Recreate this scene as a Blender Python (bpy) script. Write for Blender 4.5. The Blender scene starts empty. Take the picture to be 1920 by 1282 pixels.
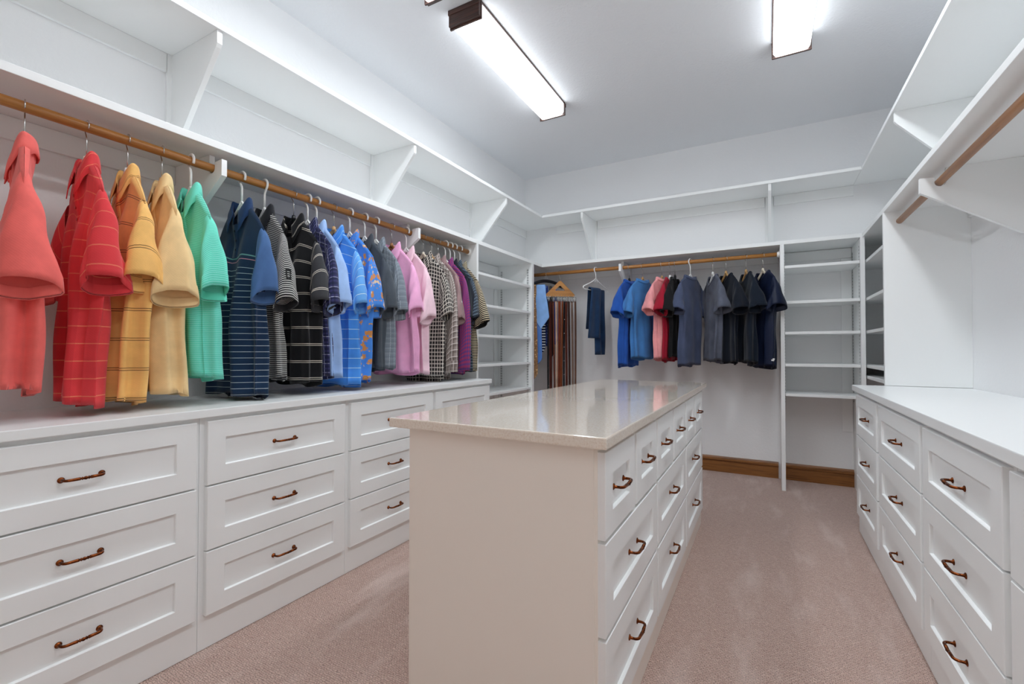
import bpy, bmesh, math, random
from mathutils import Vector, Matrix
random.seed(7)
PI = math.pi
SC = bpy.context.scene
COL = SC.collection

# ------------------------------------------------------------------ camera, world, exposure
YAW, PITCH, ROLL, FPX, CAMH = 0.5052, 0.0159, 0.0010, 862.8, 1.125
def set_camera():
    c, s = math.cos(YAW), math.sin(YAW); cp, sp = math.cos(PITCH), math.sin(PITCH)
    fw = Vector((-s*cp, c*cp, sp)); rt = Vector((c, s, 0)); up = rt.cross(fw)
    cr, sr = math.cos(ROLL), math.sin(ROLL)
    r2 = cr*rt + sr*up; u2 = cr*up - sr*rt
    cam = bpy.data.cameras.new('camera'); cam.sensor_fit = 'HORIZONTAL'; cam.sensor_width = 36.0
    cam.lens = 36.0*FPX/1920.0; cam.clip_start = 0.02
    o = bpy.data.objects.new('camera', cam); COL.objects.link(o)
    m = Matrix((r2, u2, -fw)).transposed().to_4x4(); m.translation = Vector((0, 0, CAMH))
    o.matrix_world = m; SC.camera = o
set_camera()
w = bpy.data.worlds.new('world'); SC.world = w; w.use_nodes = True
w.node_tree.nodes['Background'].inputs[0].default_value = (0.8, 0.85, 1.0, 1)
w.node_tree.nodes['Background'].inputs[1].default_value = 0.3
SC.view_settings.view_transform = 'Standard'; SC.view_settings.look = 'None'
SC.view_settings.gamma = 1.0; SC.view_settings.use_curve_mapping = False
SC.view_settings.exposure = 0.80
LAMP = 9.0                       # radiance of the fluorescent diffusers
SC.cycles.max_bounces = 14; SC.cycles.diffuse_bounces = 9; SC.cycles.glossy_bounces = 4
SC.cycles.use_denoising = True

# ------------------------------------------------------------------ materials
def lin(h):
    if isinstance(h, str):
        h = h.lstrip('#'); h = [int(h[i:i+2], 16)/255 for i in (0, 2, 4)]
    return tuple((x/12.92 if x <= .04045 else ((x+.055)/1.055)**2.4) for x in h) + (1.0,)

class NT:
    def __init__(s, name):
        s.m = bpy.data.materials.new(name); s.m.use_nodes = True
        s.t = s.m.node_tree; s.b = s.t.nodes['Principled BSDF']
    def n(s, typ, **kw):
        x = s.t.nodes.new(typ)
        for k, v in kw.items(): setattr(x, k, v)
        return x
    def l(s, a, b): s.t.links.new(a, b)
    def math(s, op, a, b=None, clamp=False):
        x = s.n('ShaderNodeMath', operation=op); x.use_clamp = clamp
        for i, q in enumerate((a, b)):
            if q is None: continue
            if isinstance(q, (int, float)): x.inputs[i].default_value = q
            else: s.l(q, x.inputs[i])
        return x.outputs[0]
    def mix(s, f, a, b):
        x = s.n('ShaderNodeMix', data_type='RGBA')
        for i, q in ((0, f), (6, a), (7, b)):
            if hasattr(q, 'links'): s.l(q, x.inputs[i])
            else: x.inputs[i].default_value = q
        return x.outputs[2]
    def noise(s, vec, scale, detail=3, rough=.5):
        x = s.n('ShaderNodeTexNoise'); x.inputs['Scale'].default_value = scale
        x.inputs['Detail'].default_value = detail; x.inputs['Roughness'].default_value = rough
        if vec is not None: s.l(vec, x.inputs['Vector'])
        return x.outputs['Fac']
    def bump(s, h, strength, dist=.01):
        x = s.n('ShaderNodeBump'); x.inputs['Strength'].default_value = strength; x.inputs['Distance'].default_value = dist
        s.l(h, x.inputs['Height']); s.l(x.outputs[0], s.b.inputs['Normal'])
    def coord(s, kind='Object', scale=None):
        c = s.n('ShaderNodeTexCoord').outputs[kind]
        if scale:
            m = s.n('ShaderNodeMapping'); m.inputs['Scale'].default_value = scale; s.l(c, m.inputs[0]); c = m.outputs[0]
        return c
    def ramp(s, f, stops):
        x = s.n('ShaderNodeValToRGB'); e = x.color_ramp.elements
        while len(e) < len(stops): e.new(.5)
        for i, (p, c) in enumerate(stops): e[i].position = p; e[i].color = c
        s.l(f, x.inputs[0]); return x.outputs[0]

def paint(name, col, rough=.5, bump=0, scale=90, dist=.004):
    t = NT(name); t.b.inputs['Base Color'].default_value = lin(col); t.b.inputs['Roughness'].default_value = rough
    if bump:
        c = t.coord('Object'); t.bump(t.noise(c, scale, 4, .6), bump, dist)
    return t.m
M = {}
M['wall'] = paint('wall_paint', '#eeeff0', .7, .35, 55)
M['ceiling'] = paint('ceiling_paint', '#e9ebee', .85, .5, 60, .006)
M['rear'] = paint('rear_wall_paint', '#eee4da', .8, .2, 60)
M['white'] = paint('white_enamel', '#f1f3f3', .38, .06, 25)
M['counter'] = paint('white_counter_enamel', '#f0f2f2', .3, .05, 30)
M['islandpaint'] = paint('ivory_enamel', '#f4ede4', .38, .06, 25)
M['plastic'] = paint('white_plastic', '#f2f2f0', .3)
M['cream'] = paint('cream_plastic', '#e9dcc8', .4)
M['blackplastic'] = paint('black_plastic', '#15151a', .35)
def metal(name, col, rough, met=1.0):
    t = NT(name); t.b.inputs['Base Color'].default_value = lin(col); t.b.inputs['Roughness'].default_value = rough
    t.b.inputs['Metallic'].default_value = met; return t.m
M['chrome'] = metal('chrome_wire', '#c9c8c6', .22)
def copper():
    t = NT('oiled_copper'); c = t.coord('Object')
    f = t.noise(c, 70, 3)
    t.l(t.ramp(f, [(.35, lin('#3a1c10')), (.62, lin('#8a4a26'))]), t.b.inputs['Base Color'])
    t.b.inputs['Metallic'].default_value = 1.0; t.b.inputs['Roughness'].default_value = .25; return t.m
M['copper'] = copper()
def bronze():
    t = NT('dark_bronze_wood'); c = t.coord('Object', (3, 60, 60)); f = t.noise(c, 2, 3)
    t.l(t.ramp(f, [(.3, lin('#2b1d1b')), (.7, lin('#5a3a30'))]), t.b.inputs['Base Color'])
    t.b.inputs['Roughness'].default_value = .4; return t.m
M['bronze'] = bronze()
def wood(name, c1, c2, axis, rough=.35):
    t = NT(name); sc = [55, 55, 55]; sc[axis] = 2.2
    c = t.coord('Object', tuple(sc)); f = t.noise(c, 1.0, 6, .65)
    t.l(t.ramp(f, [(.3, lin(c1)), (.55, lin(c2)), (.75, lin(c1))]), t.b.inputs['Base Color'])
    t.b.inputs['Roughness'].default_value = rough; t.bump(f, .08, .002)
    return t.m
M['rod_y'] = wood('oak_rod_y', '#8c5826', '#b47a3c', 1)
M['rod_x'] = wood('oak_rod_x', '#96602c', '#bd8446', 0)
M['rod_r'] = wood('walnut_rod', '#8a5836', '#b07a4c', 1)
M['base'] = wood('stained_baseboard', '#5a3415', '#94602f', 0, .4)
M['hangerwood'] = wood('hanger_wood', '#b0854f', '#cda470', 0, .45)
M['hangerdark'] = wood('dark_hanger_wood', '#7a4a26', '#9c6a3c', 0, .45)
M['beltwood'] = wood('belt_hanger_wood', '#a06428', '#c88c46', 0, .4)
def quartz():
    t = NT('ivory_quartz'); c = t.coord('Object')
    f = t.noise(c, 160, 4, .7)
    a = t.ramp(f, [(.3, lin('#d9c8b6')), (.5, lin('#e8ddd0')), (.7, lin('#ede5da'))])
    t.l(a, t.b.inputs['Base Color']); t.b.inputs['Roughness'].default_value = .09
    t.b.inputs['Coat Weight'].default_value = .5; t.b.inputs['Coat Roughness'].default_value = .04
    return t.m
M['quartz'] = quartz()
def carpet():
    t = NT('pink_loop_carpet'); c = t.coord('Object')
    dn = t.n('ShaderNodeTexNoise'); dn.inputs['Scale'].default_value = 60; t.l(c, dn.inputs['Vector'])
    vm = t.n('ShaderNodeVectorMath', operation='SCALE'); vm.inputs['Scale'].default_value = .016; t.l(dn.outputs['Color'], vm.inputs[0])
    va = t.n('ShaderNodeVectorMath', operation='ADD'); t.l(c, va.inputs[0]); t.l(vm.outputs[0], va.inputs[1])
    v = t.n('ShaderNodeTexBrick'); v.offset = .5; t.l(va.outputs[0], v.inputs['Vector'])
    for k_, q_ in (('Scale', 1.0), ('Brick Width', .0125), ('Row Height', .0075), ('Mortar Size', .0016), ('Mortar Smooth', 1.0), ('Bias', 0.0)): v.inputs[k_].default_value = q_
    v.inputs['Color1'].default_value = lin('#e0c3b5'); v.inputs['Color2'].default_value = lin('#cfad9f'); v.inputs['Mortar'].default_value = lin('#86695e')
    tn = t.noise(c, 330, 2, .6)
    loops = t.mix(t.math('MULTIPLY', tn, .35), v.outputs['Color'], lin('#ad8f83'))
    # pile brushed by vacuum strokes and footprints: elongated lighter patches
    st = t.n('ShaderNodeMapping'); st.inputs['Scale'].default_value = (5.0, 1.1, 1); st.inputs['Rotation'].default_value = (0, 0, .28); t.l(c, st.inputs[0])
    f = t.noise(st.outputs[0], 1.4, 4, .55)
    k = t.n('ShaderNodeMapRange'); k.inputs[1].default_value = .52; k.inputs[2].default_value = .68; t.l(f, k.inputs[0])
    km = t.math('MULTIPLY', k.outputs[0], .42)
    t.l(t.mix(km, loops, lin('#ead6cd')), t.b.inputs['Base Color'])
    t.b.inputs['Roughness'].default_value = .95; t.b.inputs['Sheen Weight'].default_value = .25
    inv = t.math('SUBTRACT', tn, v.outputs['Fac'])
    t.bump(inv, .7, .004); return t.m
M['carpet'] = carpet()
def lampmat(name, k):
    t = NT(name); t.b.inputs['Base Color'].default_value = (.9, .9, .9, 1)
    t.b.inputs['Emission Color'].default_value = (.90, .955, 1.0, 1); t.b.inputs['Emission Strength'].default_value = LAMP*k
    return t.m
M['lamp'] = lampmat('lit_diffuser', 1.12); M['lampside'] = lampmat('lit_side_lens', .26)
def slotted():
    t = NT('slotted_standard'); c = t.coord('Object'); s = t.n('ShaderNodeSeparateXYZ'); t.l(c, s.inputs[0])
    f = t.math('LESS_THAN', t.math('FRACT', t.math('MULTIPLY', s.outputs[2], 40.0)), .38)
    t.l(t.mix(f, lin('#d0d2d2'), lin('#9c9e9e')), t.b.inputs['Base Color']); t.b.inputs['Roughness'].default_value = .5; return t.m
M['slots'] = slotted()

def fabric(name, base, stripes=(), rough=.88, weave=800.0, wv=.1, mottle=.12, floral=None, sheen=.15, dark=None):
    """stripes: (axis, period, width, offset, colour, strength[, lo, hi]) in metres of cloth"""
    t = NT(name); uv = t.n('ShaderNodeUVMap').outputs[0]
    s = t.n('ShaderNodeSeparateXYZ'); t.l(uv, s.inputs[0]); U, V = s.outputs[0], s.outputs[1]
    br = lambda q: tuple(min(.88, x*1.3) for x in q[:3]) + (1.0,)
    c = br(lin(base))
    nz = t.noise(uv, 9, 4, .6)
    d = tuple(x*(1-mottle) for x in c[:3]) + (1,); e = tuple(min(1, x*(1+mottle)) for x in c[:3]) + (1,)
    out = t.ramp(nz, [(.3, d), (.7, e)])
    if floral:
        for sc, th, colr, off in floral:
            mp = t.n('ShaderNodeMapping'); mp.inputs['Location'].default_value = (off, off*1.7, 0); t.l(uv, mp.inputs[0])
            vo = t.n('ShaderNodeTexVoronoi'); vo.inputs['Scale'].default_value = sc; t.l(mp.outputs[0], vo.inputs['Vector'])
            nn = t.noise(mp.outputs[0], sc*5, 2)
            q = t.math('ADD', vo.outputs['Distance'], t.math('MULTIPLY', t.math('SUBTRACT', nn, .5), .5))
            out = t.mix(t.math('LESS_THAN', q, th), out, br(lin(colr)))
    for st in stripes:
        ax, per, wd, off, colr, al = st[:6]
        q = t.math('FRACT', t.math('MULTIPLY', t.math('ADD', U if ax == 'u' else V, off + 20*per), 1.0/per))
        f = t.math('MULTIPLY', t.math('LESS_THAN', q, wd/per), al)
        if len(st) > 6:
            f = t.math('MULTIPLY', f, t.math('MULTIPLY', t.math('GREATER_THAN', V, st[6]), t.math('LESS_THAN', V, st[7])))
        out = t.mix(f, out, br(lin(colr)))
    t.l(out, t.b.inputs['Base Color']); t.b.inputs['Roughness'].default_value = rough
    t.b.inputs['Sheen Weight'].default_value = sheen
    t.b.inputs['Specular IOR Level'].default_value = .25
    a = t.math('SINE', t.math('MULTIPLY', U, weave)); b = t.math('SINE', t.math('MULTIPLY', V, weave))
    h = t.math('ADD', t.math('MULTIPLY', t.math('MULTIPLY', a, b), .35), t.math('MULTIPLY', nz, 1.5))
    t.bump(h, wv, .002); return t.m

# ------------------------------------------------------------------ mesh helpers
def tag(o, label=None, cat=None, group=None, kind=None):
    for k, v in (('label', label), ('category', cat), ('group', group), ('kind', kind)):
        if v: o[k] = v
    return o
def empty(name, loc=(0, 0, 0), rz=0, label=None, cat=None, group=None):
    o = bpy.data.objects.new(name, None); COL.objects.link(o); o.location = loc; o.rotation_euler = (0, 0, rz)
    o.empty_display_size = .05
    return tag(o, label, cat, group)
def link(name, me, mats, parent=None, loc=None, rz=0, smooth=False):
    o = bpy.data.objects.new(name, me); COL.objects.link(o)
    if not me.materials:
        for m in (mats if isinstance(mats, (list, tuple)) else [mats]): me.materials.append(m)
    if parent: o.parent = parent
    if loc: o.location = loc
    if rz: o.rotation_euler = (0, 0, rz)
    if smooth:
        me.polygons.foreach_set('use_smooth', [True]*len(me.polygons))
    return o
def mesh(name, V, F, uvs=None, smooth=False):
    me = bpy.data.meshes.new(name); me.from_pydata([tuple(v) for v in V], [], F)
    if uvs is not None:
        ul = me.uv_layers.new(name='UVMap'); k = 0
        flat = []
        for f in uvs:
            for q in f: flat += [q[0], q[1]]
        ul.data.foreach_set('uv', flat)
    if smooth: me.polygons.foreach_set('use_smooth', [True]*len(me.polygons))
    me.update(); return me
class MB:
    def __init__(s): s.V = []; s.F = []
    def box(s, x0, x1, y0, y1, z0, z1):
        n = len(s.V); s.V += [(x, y, z) for z in (z0, z1) for y in (y0, y1) for x in (x0, x1)]
        s.F += [[n+i for i in f] for f in ((0, 2, 3, 1), (4, 5, 7, 6), (0, 1, 5, 4), (2, 6, 7, 3), (0, 4, 6, 2), (1, 3, 7, 5))]
        return s
    def prism(s, pts, axis, a, b):
        """polygon pts in the plane normal to axis, extruded a..b"""
        n = len(s.V); k = len(pts)
        for q in (a, b):
            for p in pts:
                s.V.append((q, p[0], p[1]) if axis == 0 else (p[0], q, p[1]) if axis == 1 else (p[0], p[1], q))
        s.F.append([n+i for i in range(k)][::-1]); s.F.append([n+k+i for i in range(k)])
        s.F += [[n+i, n+(i+1) % k, n+k+(i+1) % k, n+k+i] for i in range(k)]
        return s
    def tube(s, pts, r, seg=10, flat=None, cap=True):
        P = [Vector(p) for p in pts]; n0 = len(s.V); R = r if isinstance(r, (list, tuple)) else [r]*len(P)
        ref = None
        for i, p in enumerate(P):
            d = (P[min(i+1, len(P)-1)] - P[max(i-1, 0)]).normalized()
            if ref is None:
                ref = Vector((0, 0, 1)) if abs(d.z) < .9 else Vector((0, 1, 0))
            a = (ref - d*ref.dot(d)).normalized(); b = d.cross(a); ref = a
            fa, fb = flat if flat else (1, 1)
            for j in range(seg):
                t = 2*PI*j/seg; s.V.append(p + R[i]*(fa*math.cos(t)*a + fb*math.sin(t)*b))
        for i in range(len(P)-1):
            for j in range(seg):
                s.F.append([n0+i*seg+j, n0+i*seg+(j+1) % seg, n0+(i+1)*seg+(j+1) % seg, n0+(i+1)*seg+j])
        if cap:
            s.F.append([n0+j for j in range(seg)][::-1]); s.F.append([n0+(len(P)-1)*seg+j for j in range(seg)])
        return s
    def mesh(s, name, bevel=0, smooth=False):
        me = mesh(name, s.V, s.F)
        bm = bmesh.new(); bm.from_mesh(me); bmesh.ops.recalc_face_normals(bm, faces=bm.faces)
        if bevel:
            bmesh.ops.bevel(bm, geom=[e for e in bm.edges if len(e.link_faces) == 2 and e.calc_face_angle(0) > .5], offset=bevel, segments=2, profile=.6, affect='EDGES')
        bm.to_mesh(me); bm.free()
        if smooth: me.polygons.foreach_set('use_smooth', [True]*len(me.polygons))
        return me
def boxobj(name, b, mat, parent=None, bevel=.002):
    return link(name, MB().box(*b).mesh(name, bevel), mat, parent)
def bez(p0, p1, p2, p3, n):
    out = []
    for i in range(n+1):
        t = i/n; a = (1-t)**3; b = 3*(1-t)**2*t; c = 3*(1-t)*t*t; d = t**3
        out.append(tuple(a*p0[k]+b*p1[k]+c*p2[k]+d*p3[k] for k in range(len(p0))))
    return out

# ------------------------------------------------------------------ room shell
XL, XR, YB, YF, ZC = -2.409, 1.03, 4.669, -1.5, 3.063
def struct(name, b, mat):
    o = boxobj(name, b, mat, None, 0); o['kind'] = 'structure'; return o
struct('floor', (XL-.1, XR+.1, YF-.1, YB+.1, -.1, 0), M['carpet'])
struct('ceiling', (XL-.1, XR+.1, YF-.1, YB+.1, ZC, ZC+.1), M['ceiling'])
struct('wall_left', (XL-.1, XL, YF-.1, YB+.1, 0, ZC), M['wall'])
struct('wall_right', (XR, XR+.1, YF-.1, YB+.1, 0, ZC), M['wall'])
struct('wall_back', (XL, XR, YB, YB+.1, 0, ZC), M['wall'])
struct('wall_front', (XL, XR, YF-.1, YF, 0, ZC), M['rear'])
def baseboard(name, x0, x1, y):
    pr = [(y, 0), (y-.016, 0), (y-.016, .1), (y-.026, .106), (y-.027, .120), (y-.014, .130), (y-.008, .142), (y, .142)]
    o = link(name, MB().prism(pr, 0, x0, x1).mesh(name), M['base']); o['kind'] = 'structure'
baseboard('baseboard_back', -2.014, .085, YB)
baseboard('baseboard_back_right', .128, .62, YB)

# ------------------------------------------------------------------ shelves
def bracket_mesh(name):
    # upper triangular bracket in local coords: wall at x=0, out = +x, shelf underside z=0, thickness along y
    b = MB().prism([(0, 0), (.385, 0), (.385, -.055), (.375, -.07), (.04, -.45), (0, -.45)], 1, -.011, .011)
    b.box(0, .016, -.03, .03, -.475, 0)
    return b.mesh(name, .0015)
UPB = bracket_mesh('shelf_bracket')
def rodbr_mesh(name):
    R = .021
    prof = [(0, 0), (.27, 0), (.27, -.05)]
    cx, cz = .319, -.063
    prof = [(0, 0), (cx-R, 0), (cx-R, cz)]
    for i in range(1, 8): a = PI + PI*i/8; prof.append((cx+R*math.cos(a), cz+R*math.sin(a)))
    prof += [(cx+R, cz), (cx+R, -.04), (.392, -.036), (.392, -.105), (.05, -.33), (0, -.33)]
    b = MB(); me = bpy.data.meshes.new(name); bm = bmesh.new()
    vs = [bm.verts.new((x, -.011, z)) for x, z in prof]; f = bm.faces.new(vs)
    r = bmesh.ops.extrude_face_region(bm, geom=[f])
    for v in r['geom']:
        if isinstance(v, bmesh.types.BMVert): v.co.y = .011
    bmesh.ops.recalc_face_normals(bm, faces=bm.faces); bmesh.ops.triangulate(bm, faces=[q for q in bm.faces if len(q.verts) > 4])
    bm.to_mesh(me); bm.free(); return me
RODB = rodbr_mesh('rod_bracket')
ZT, ZS = 2.478, 1.968
DS = .395
def wall_shelf(label, side, z, th, a, b, brackets, rodbr, cleats):
    """local: wall at x=0, out=+x, along +y; z=0 underside"""
    if side == 'left': loc, rz = (XL, 0, z), 0
    elif side == 'right': loc, rz = (XR, 0, z), PI
    else: loc, rz = (0, YB, z), -PI/2
    t = empty('wall_shelf', loc, rz, label, 'shelf')
    boxobj('shelf_board', (0, DS, a, b, 0, th), M['white'], t, .002)
    for c0, c1 in cleats: boxobj('cleat', (0, .016, c0, c1, -.085, -.0005), M['white'], t, .002)
    for y in brackets: link('bracket', UPB, M['white'], t, (0, y, -.0005))
    for y in rodbr: link('rod_bracket', RODB, M['white'], t, (0, y, -.0005))
    return t
wall_shelf('high white shelf along the left wall, braced by three angled brackets', 'left', ZT, .025, -.45, YB, [1.092, 2.335, 3.56], [], [(-.45, 1.06), (1.125, 2.3), (2.37, 3.52), (3.6, YB)])
wall_shelf('high white shelf across the back wall with two angled brackets', 'back', ZT, .025, XL+DS+.001, XR-DS-.001, [-1.585, .031], [], [(XL+DS, -1.62), (-1.55, -.005), (.065, XR-DS)])
wall_shelf('high white shelf along the right wall, above the right wooden rod', 'right', ZT, .025, -YB, .45, [-3.335, -2.1, -.87], [], [(-YB, -3.37), (-3.3, -2.135), (-2.065, -.9)])
wall_shelf('lower white shelf on the left wall, over the rod of colourful shirts', 'left', ZS, .03, -.45, YB, [], [1.112, 2.372], [(-.45, 1.1), (1.124, 2.36), (2.384, 3.058)])
wall_shelf('lower white shelf on the back wall, over the rod of dark t-shirts', 'back', ZS, .03, XL+DS+.001, XR-DS-.001, [], [-1.205], [(XL+DS, -1.217), (-1.193, .098)])
wall_shelf('lower white shelf on the right wall, over the empty wooden rod', 'right', ZS, .03, -YB, .45, [], [-2.83, -1.59], [(-3.565, -2.842), (-2.818, -1.602), (-1.578, .45)])

# ------------------------------------------------------------------ rods
ZR = 1.9055; RR = .0172
XRODL, YRODB, XRODR = -2.09, 4.35, XR-.319
def rod(label, p0, p1, mat, sock):
    mid = [(p0[i]+p1[i])/2 for i in range(3)]
    t = empty('closet_rod', mid, 0, label, 'rod')
    q0 = [p0[i]-mid[i] for i in range(3)]; q1 = [p1[i]-mid[i] for i in range(3)]
    link('dowel', MB().tube([q0, q1], RR, 20).mesh('dowel'), mat, t, smooth=True)
    d = Vector(q1) - Vector(q0); d.normalize()
    for e, s in sock:
        e = Vector(q0) if e == 0 else Vector(q1); dd = d if s > 0 else -d
        link('rod_socket', MB().tube([e, e+dd*.004, e+dd*.004, e+dd*.018], [.03, .03, .0235, .0225], 20).mesh('rod_socket', 0), M['plastic'], t)
    return t
rod('orange oak rod on the left wall carrying the row of colourful shirts', (XRODL, -.45, ZR), (XRODL, 3.058, ZR), M['rod_y'], [(1, -1)])
rod('orange oak rod on the back wall carrying t-shirts, jeans and belts', (-2.395, YRODB, ZR), (.098, YRODB, ZR), M['rod_x'], [(1, -1)])
rod('empty brown wooden rod on the right wall', (XRODR, .0, ZR), (XRODR, 3.566, ZR), M['rod_r'], [])

# ------------------------------------------------------------------ shelf towers
def tower(label, loc, rz, width, depth, zs, panels, strips, zlow, inset=.012, ends=None):
    """local: wall at x=0, opening faces +x, runs along +y 0..width"""
    t = empty('shelf_tower', loc, rz, label, 'shelves')
    for y0, y1, z0 in panels: boxobj('side_panel', (0, depth, y0, y1, z0, ZS), M['white'], t, .0012)
    i0, i1 = ends or (panels[0][1], panels[-1][0])
    for z in zs: boxobj('shelf', (.004, depth-inset, i0+.002, i1-.002, z-.022, z), M['white'], t, .002)
    boxobj('back_frame', (.0015, .012, i1-.075, i1-.003, zlow-.25, ZS-.087), M['white'], t, .002)
    boxobj('back_frame', (.0015, .012, i0+.003, i1-.003, ZS-.085, ZS-.004), M['white'], t, .002)
    for x in strips:
        for yy in ((i0+.0015, i0+.004), (i1-.004, i1-.0015)):
            boxobj('shelf_standard', (x-.009, x+.009, yy[0], yy[1], zlow, ZS-.05), M['slots'], t, 0)
    return t
ZSH = [.757, 1.003, 1.247, 1.498, 1.752]
tower('white shelf tower standing at the far end of the left dresser', (XL, 3.06, 0), 0, 1.0, DS, ZSH, [(0, .027, .0), (.985, 1.03, 0)], (.05, .35), .62)
tower('white shelf tower on the back wall, right of the navy shirts', (.1, YB, 0), -PI/2, .548, DS, [.775, 1.012, 1.268, 1.513, 1.798], [(0, .028, 0), (.52, .548, 0)], (.05, .35), .7)
# (local +y of a back-wall tower must run along +x: rz=-90deg sends +x to -y and +y to +x)
tower('white shelf tower on the right wall, behind the big side panel', (XR, YB, 0), PI, 1.10, DS+.002, [.93, 1.012, 1.268, 1.513, 1.798], [(1.073, 1.099, .906)], (), .92, .022, (0, 1.073))

# ------------------------------------------------------------------ drawers, handles, cabinets
def handle_mesh():
    L = .048; out = .03; pts = []; rad = []
    def add(p, r): pts.append(p); rad.append(r)
    add((0, -L, 0), .009); add((.0022, -L, 0), .009); add((.0035, -L, 0), .0062); add((.006, -L, 0), .0042); add((.014, -L, 0), .0038)
    for i in range(1, 7):
        a = PI/2*i/6; add((.014+.014*math.sin(a), -L+.014*(1-math.cos(a)), 0), .0038+.0006*i/6)
    for y, r in ((-.02, .0048), (-.0125, .005), (-.012, .0034), (-.0095, .0034), (-.009, .005), (-.007, .005), (-.0065, .0034), (-.005, .0038), (0, .0056)):
        add((.0285+.0015*(1-abs(y)/.02), y, 0), r)
    n = len(pts)
    for i in range(n-2, -1, -1): add((pts[i][0], -pts[i][1], 0), rad[i])
    return MB().tube(pts, rad, 14).mesh('handle', 0, True)
HANDLE = handle_mesh()
def drawer_mesh(w, h, st=.066, th=.021):
    rings = [(0, 0), (0, th-.002), (.002, th), (st, th), (st+.002, th-.003), (st+.003, th-.010)]
    V = []; F = []
    for ins, x in rings:
        V += [(x, -w/2+ins, -h/2+ins), (x, w/2-ins, -h/2+ins), (x, w/2-ins, h/2-ins), (x, -w/2+ins, h/2-ins)]
    F.append([3, 2, 1, 0]); k = len(rings)
    for r in range(k-1):
        for i in range(4): F.append([r*4+i, r*4+(i+1) % 4, (r+1)*4+(i+1) % 4, (r+1)*4+i])
    F.append([(k-1)*4+i for i in range(4)])
    me = mesh('drawer', V, F); bm = bmesh.new(); bm.from_mesh(me); bmesh.ops.recalc_face_normals(bm, faces=bm.faces); bm.to_mesh(me); bm.free(); return me
DM = {}
def add_drawer(parent, x, y, z, w, h, mat, st=.066, handle=True):
    k = (round(w, 4), round(h, 4), mat.name)
    if k not in DM: DM[k] = drawer_mesh(w, h, st)
    d = link('drawer', DM[k], mat, parent, (x, y, z))
    if handle: link('handle', HANDLE, M['copper'], d, (.0105, 0, 0))
    return d
ROWS = [(.614, .853), (.372, .608), (.130, .366)]
def cabinet(label, loc, rz, width, depth, dy0, dy1, mat, group=None):
    """local: back at x=0, front frame at x=depth, runs y 0..width"""
    t = empty('drawer_cabinet', loc, rz, label, 'dresser', group)
    boxobj('cabinet_body', (.001, depth, .0006, width-.0006, 0.001, .868), mat, t, .0015)
    for z0, z1 in ROWS: add_drawer(t, depth-.0002, (dy0+dy1)/2, (z0+z1)/2, dy1-dy0, z1-z0, mat)
    return t
XFL = -1.853; DL = XFL-XL
for y0, lab in ((.262, 'white three-drawer cabinet nearest on the left, cut off by the frame'),
                (.942, 'white three-drawer cabinet on the left, second from the camera, below the navy shirt'),
                (1.622, 'white three-drawer cabinet on the left, half hidden by the island corner'),
                (2.302, 'white three-drawer cabinet at the far end of the left wall')):
    cabinet(lab, (XL, y0, 0), 0, .68, DL, .019, .663, M['white'])
t = boxobj('countertop', (XL+.001, -1.826, .25, 2.99, .869, .9), M['counter'], None, .003)
tag(t, 'long white painted countertop on the left cabinets, below the shirts', 'countertop')
XFR = .497; DR = XR-XFR
for y0, y1, d0, d1, lab in ((.80, 1.475, .83, 1.455, 'white three-drawer cabinet nearest on the right, barely in the frame'),
                  (1.475, 2.135, 1.493, 2.118, 'white three-drawer cabinet on the right with the largest handles in view'),
                  (2.135, 2.87, 2.15, 2.845, 'middle of the white three-drawer cabinets along the right wall'),
                  (2.87, 3.56, 2.90, 3.49, 'white three-drawer cabinet at the far end of the right wall')):
    cabinet(lab, (XR, y1, 0), PI, y1-y0, DR, y1-d1, y1-d0, M['white'])
t = boxobj('countertop', (.47, XR-.001, .78, 3.585, .869, .904), M['counter'], None, .003)
tag(t, 'bare white painted countertop on the right cabinets', 'countertop')

# island
isl = empty('island_cabinet', (-.69, 2.19, 0), 0, 'ivory island cabinet of drawers standing free on the carpet', 'island')
def ib(x0, x1, y0, y1, z0, z1): return (x0+.69, x1+.69, y0-2.19, y1-2.19, z0, z1)
boxobj('cabinet_body', ib(-1.004, -.379, 1.137, 3.215, .001, .8735), M['islandpaint'], isl, .0015)
boxobj('end_panel', ib(-.992, -.388, 1.134, 1.138, .001, .873), M['islandpaint'], isl, .0008)
IR = [(.64, .862), (.395, .63), (.13, .384)]
for (a, b) in ((1.138, 1.756), (1.778, 2.446), (2.476, 3.13)):
    m = (a+b)/2
    for (p, q) in ((a, m-.012), (m+.012, b)):
        add_drawer(isl, -.3792+.69, (p+q)/2-2.19, (IR[0][0]+IR[0][1])/2, q-p, IR[0][1]-IR[0][0], M['white'], .062)
    for z0, z1 in IR[1:]:
        add_drawer(isl, -.3792+.69, m-2.19, (z0+z1)/2, b-a, z1-z0, M['white'])
t = boxobj('island_countertop', (-1.069, -.348, 1.112, 3.295, .874, .905), M['quartz'], None, .004)
tag(t, 'glossy ivory quartz countertop on the island', 'countertop')

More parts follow.
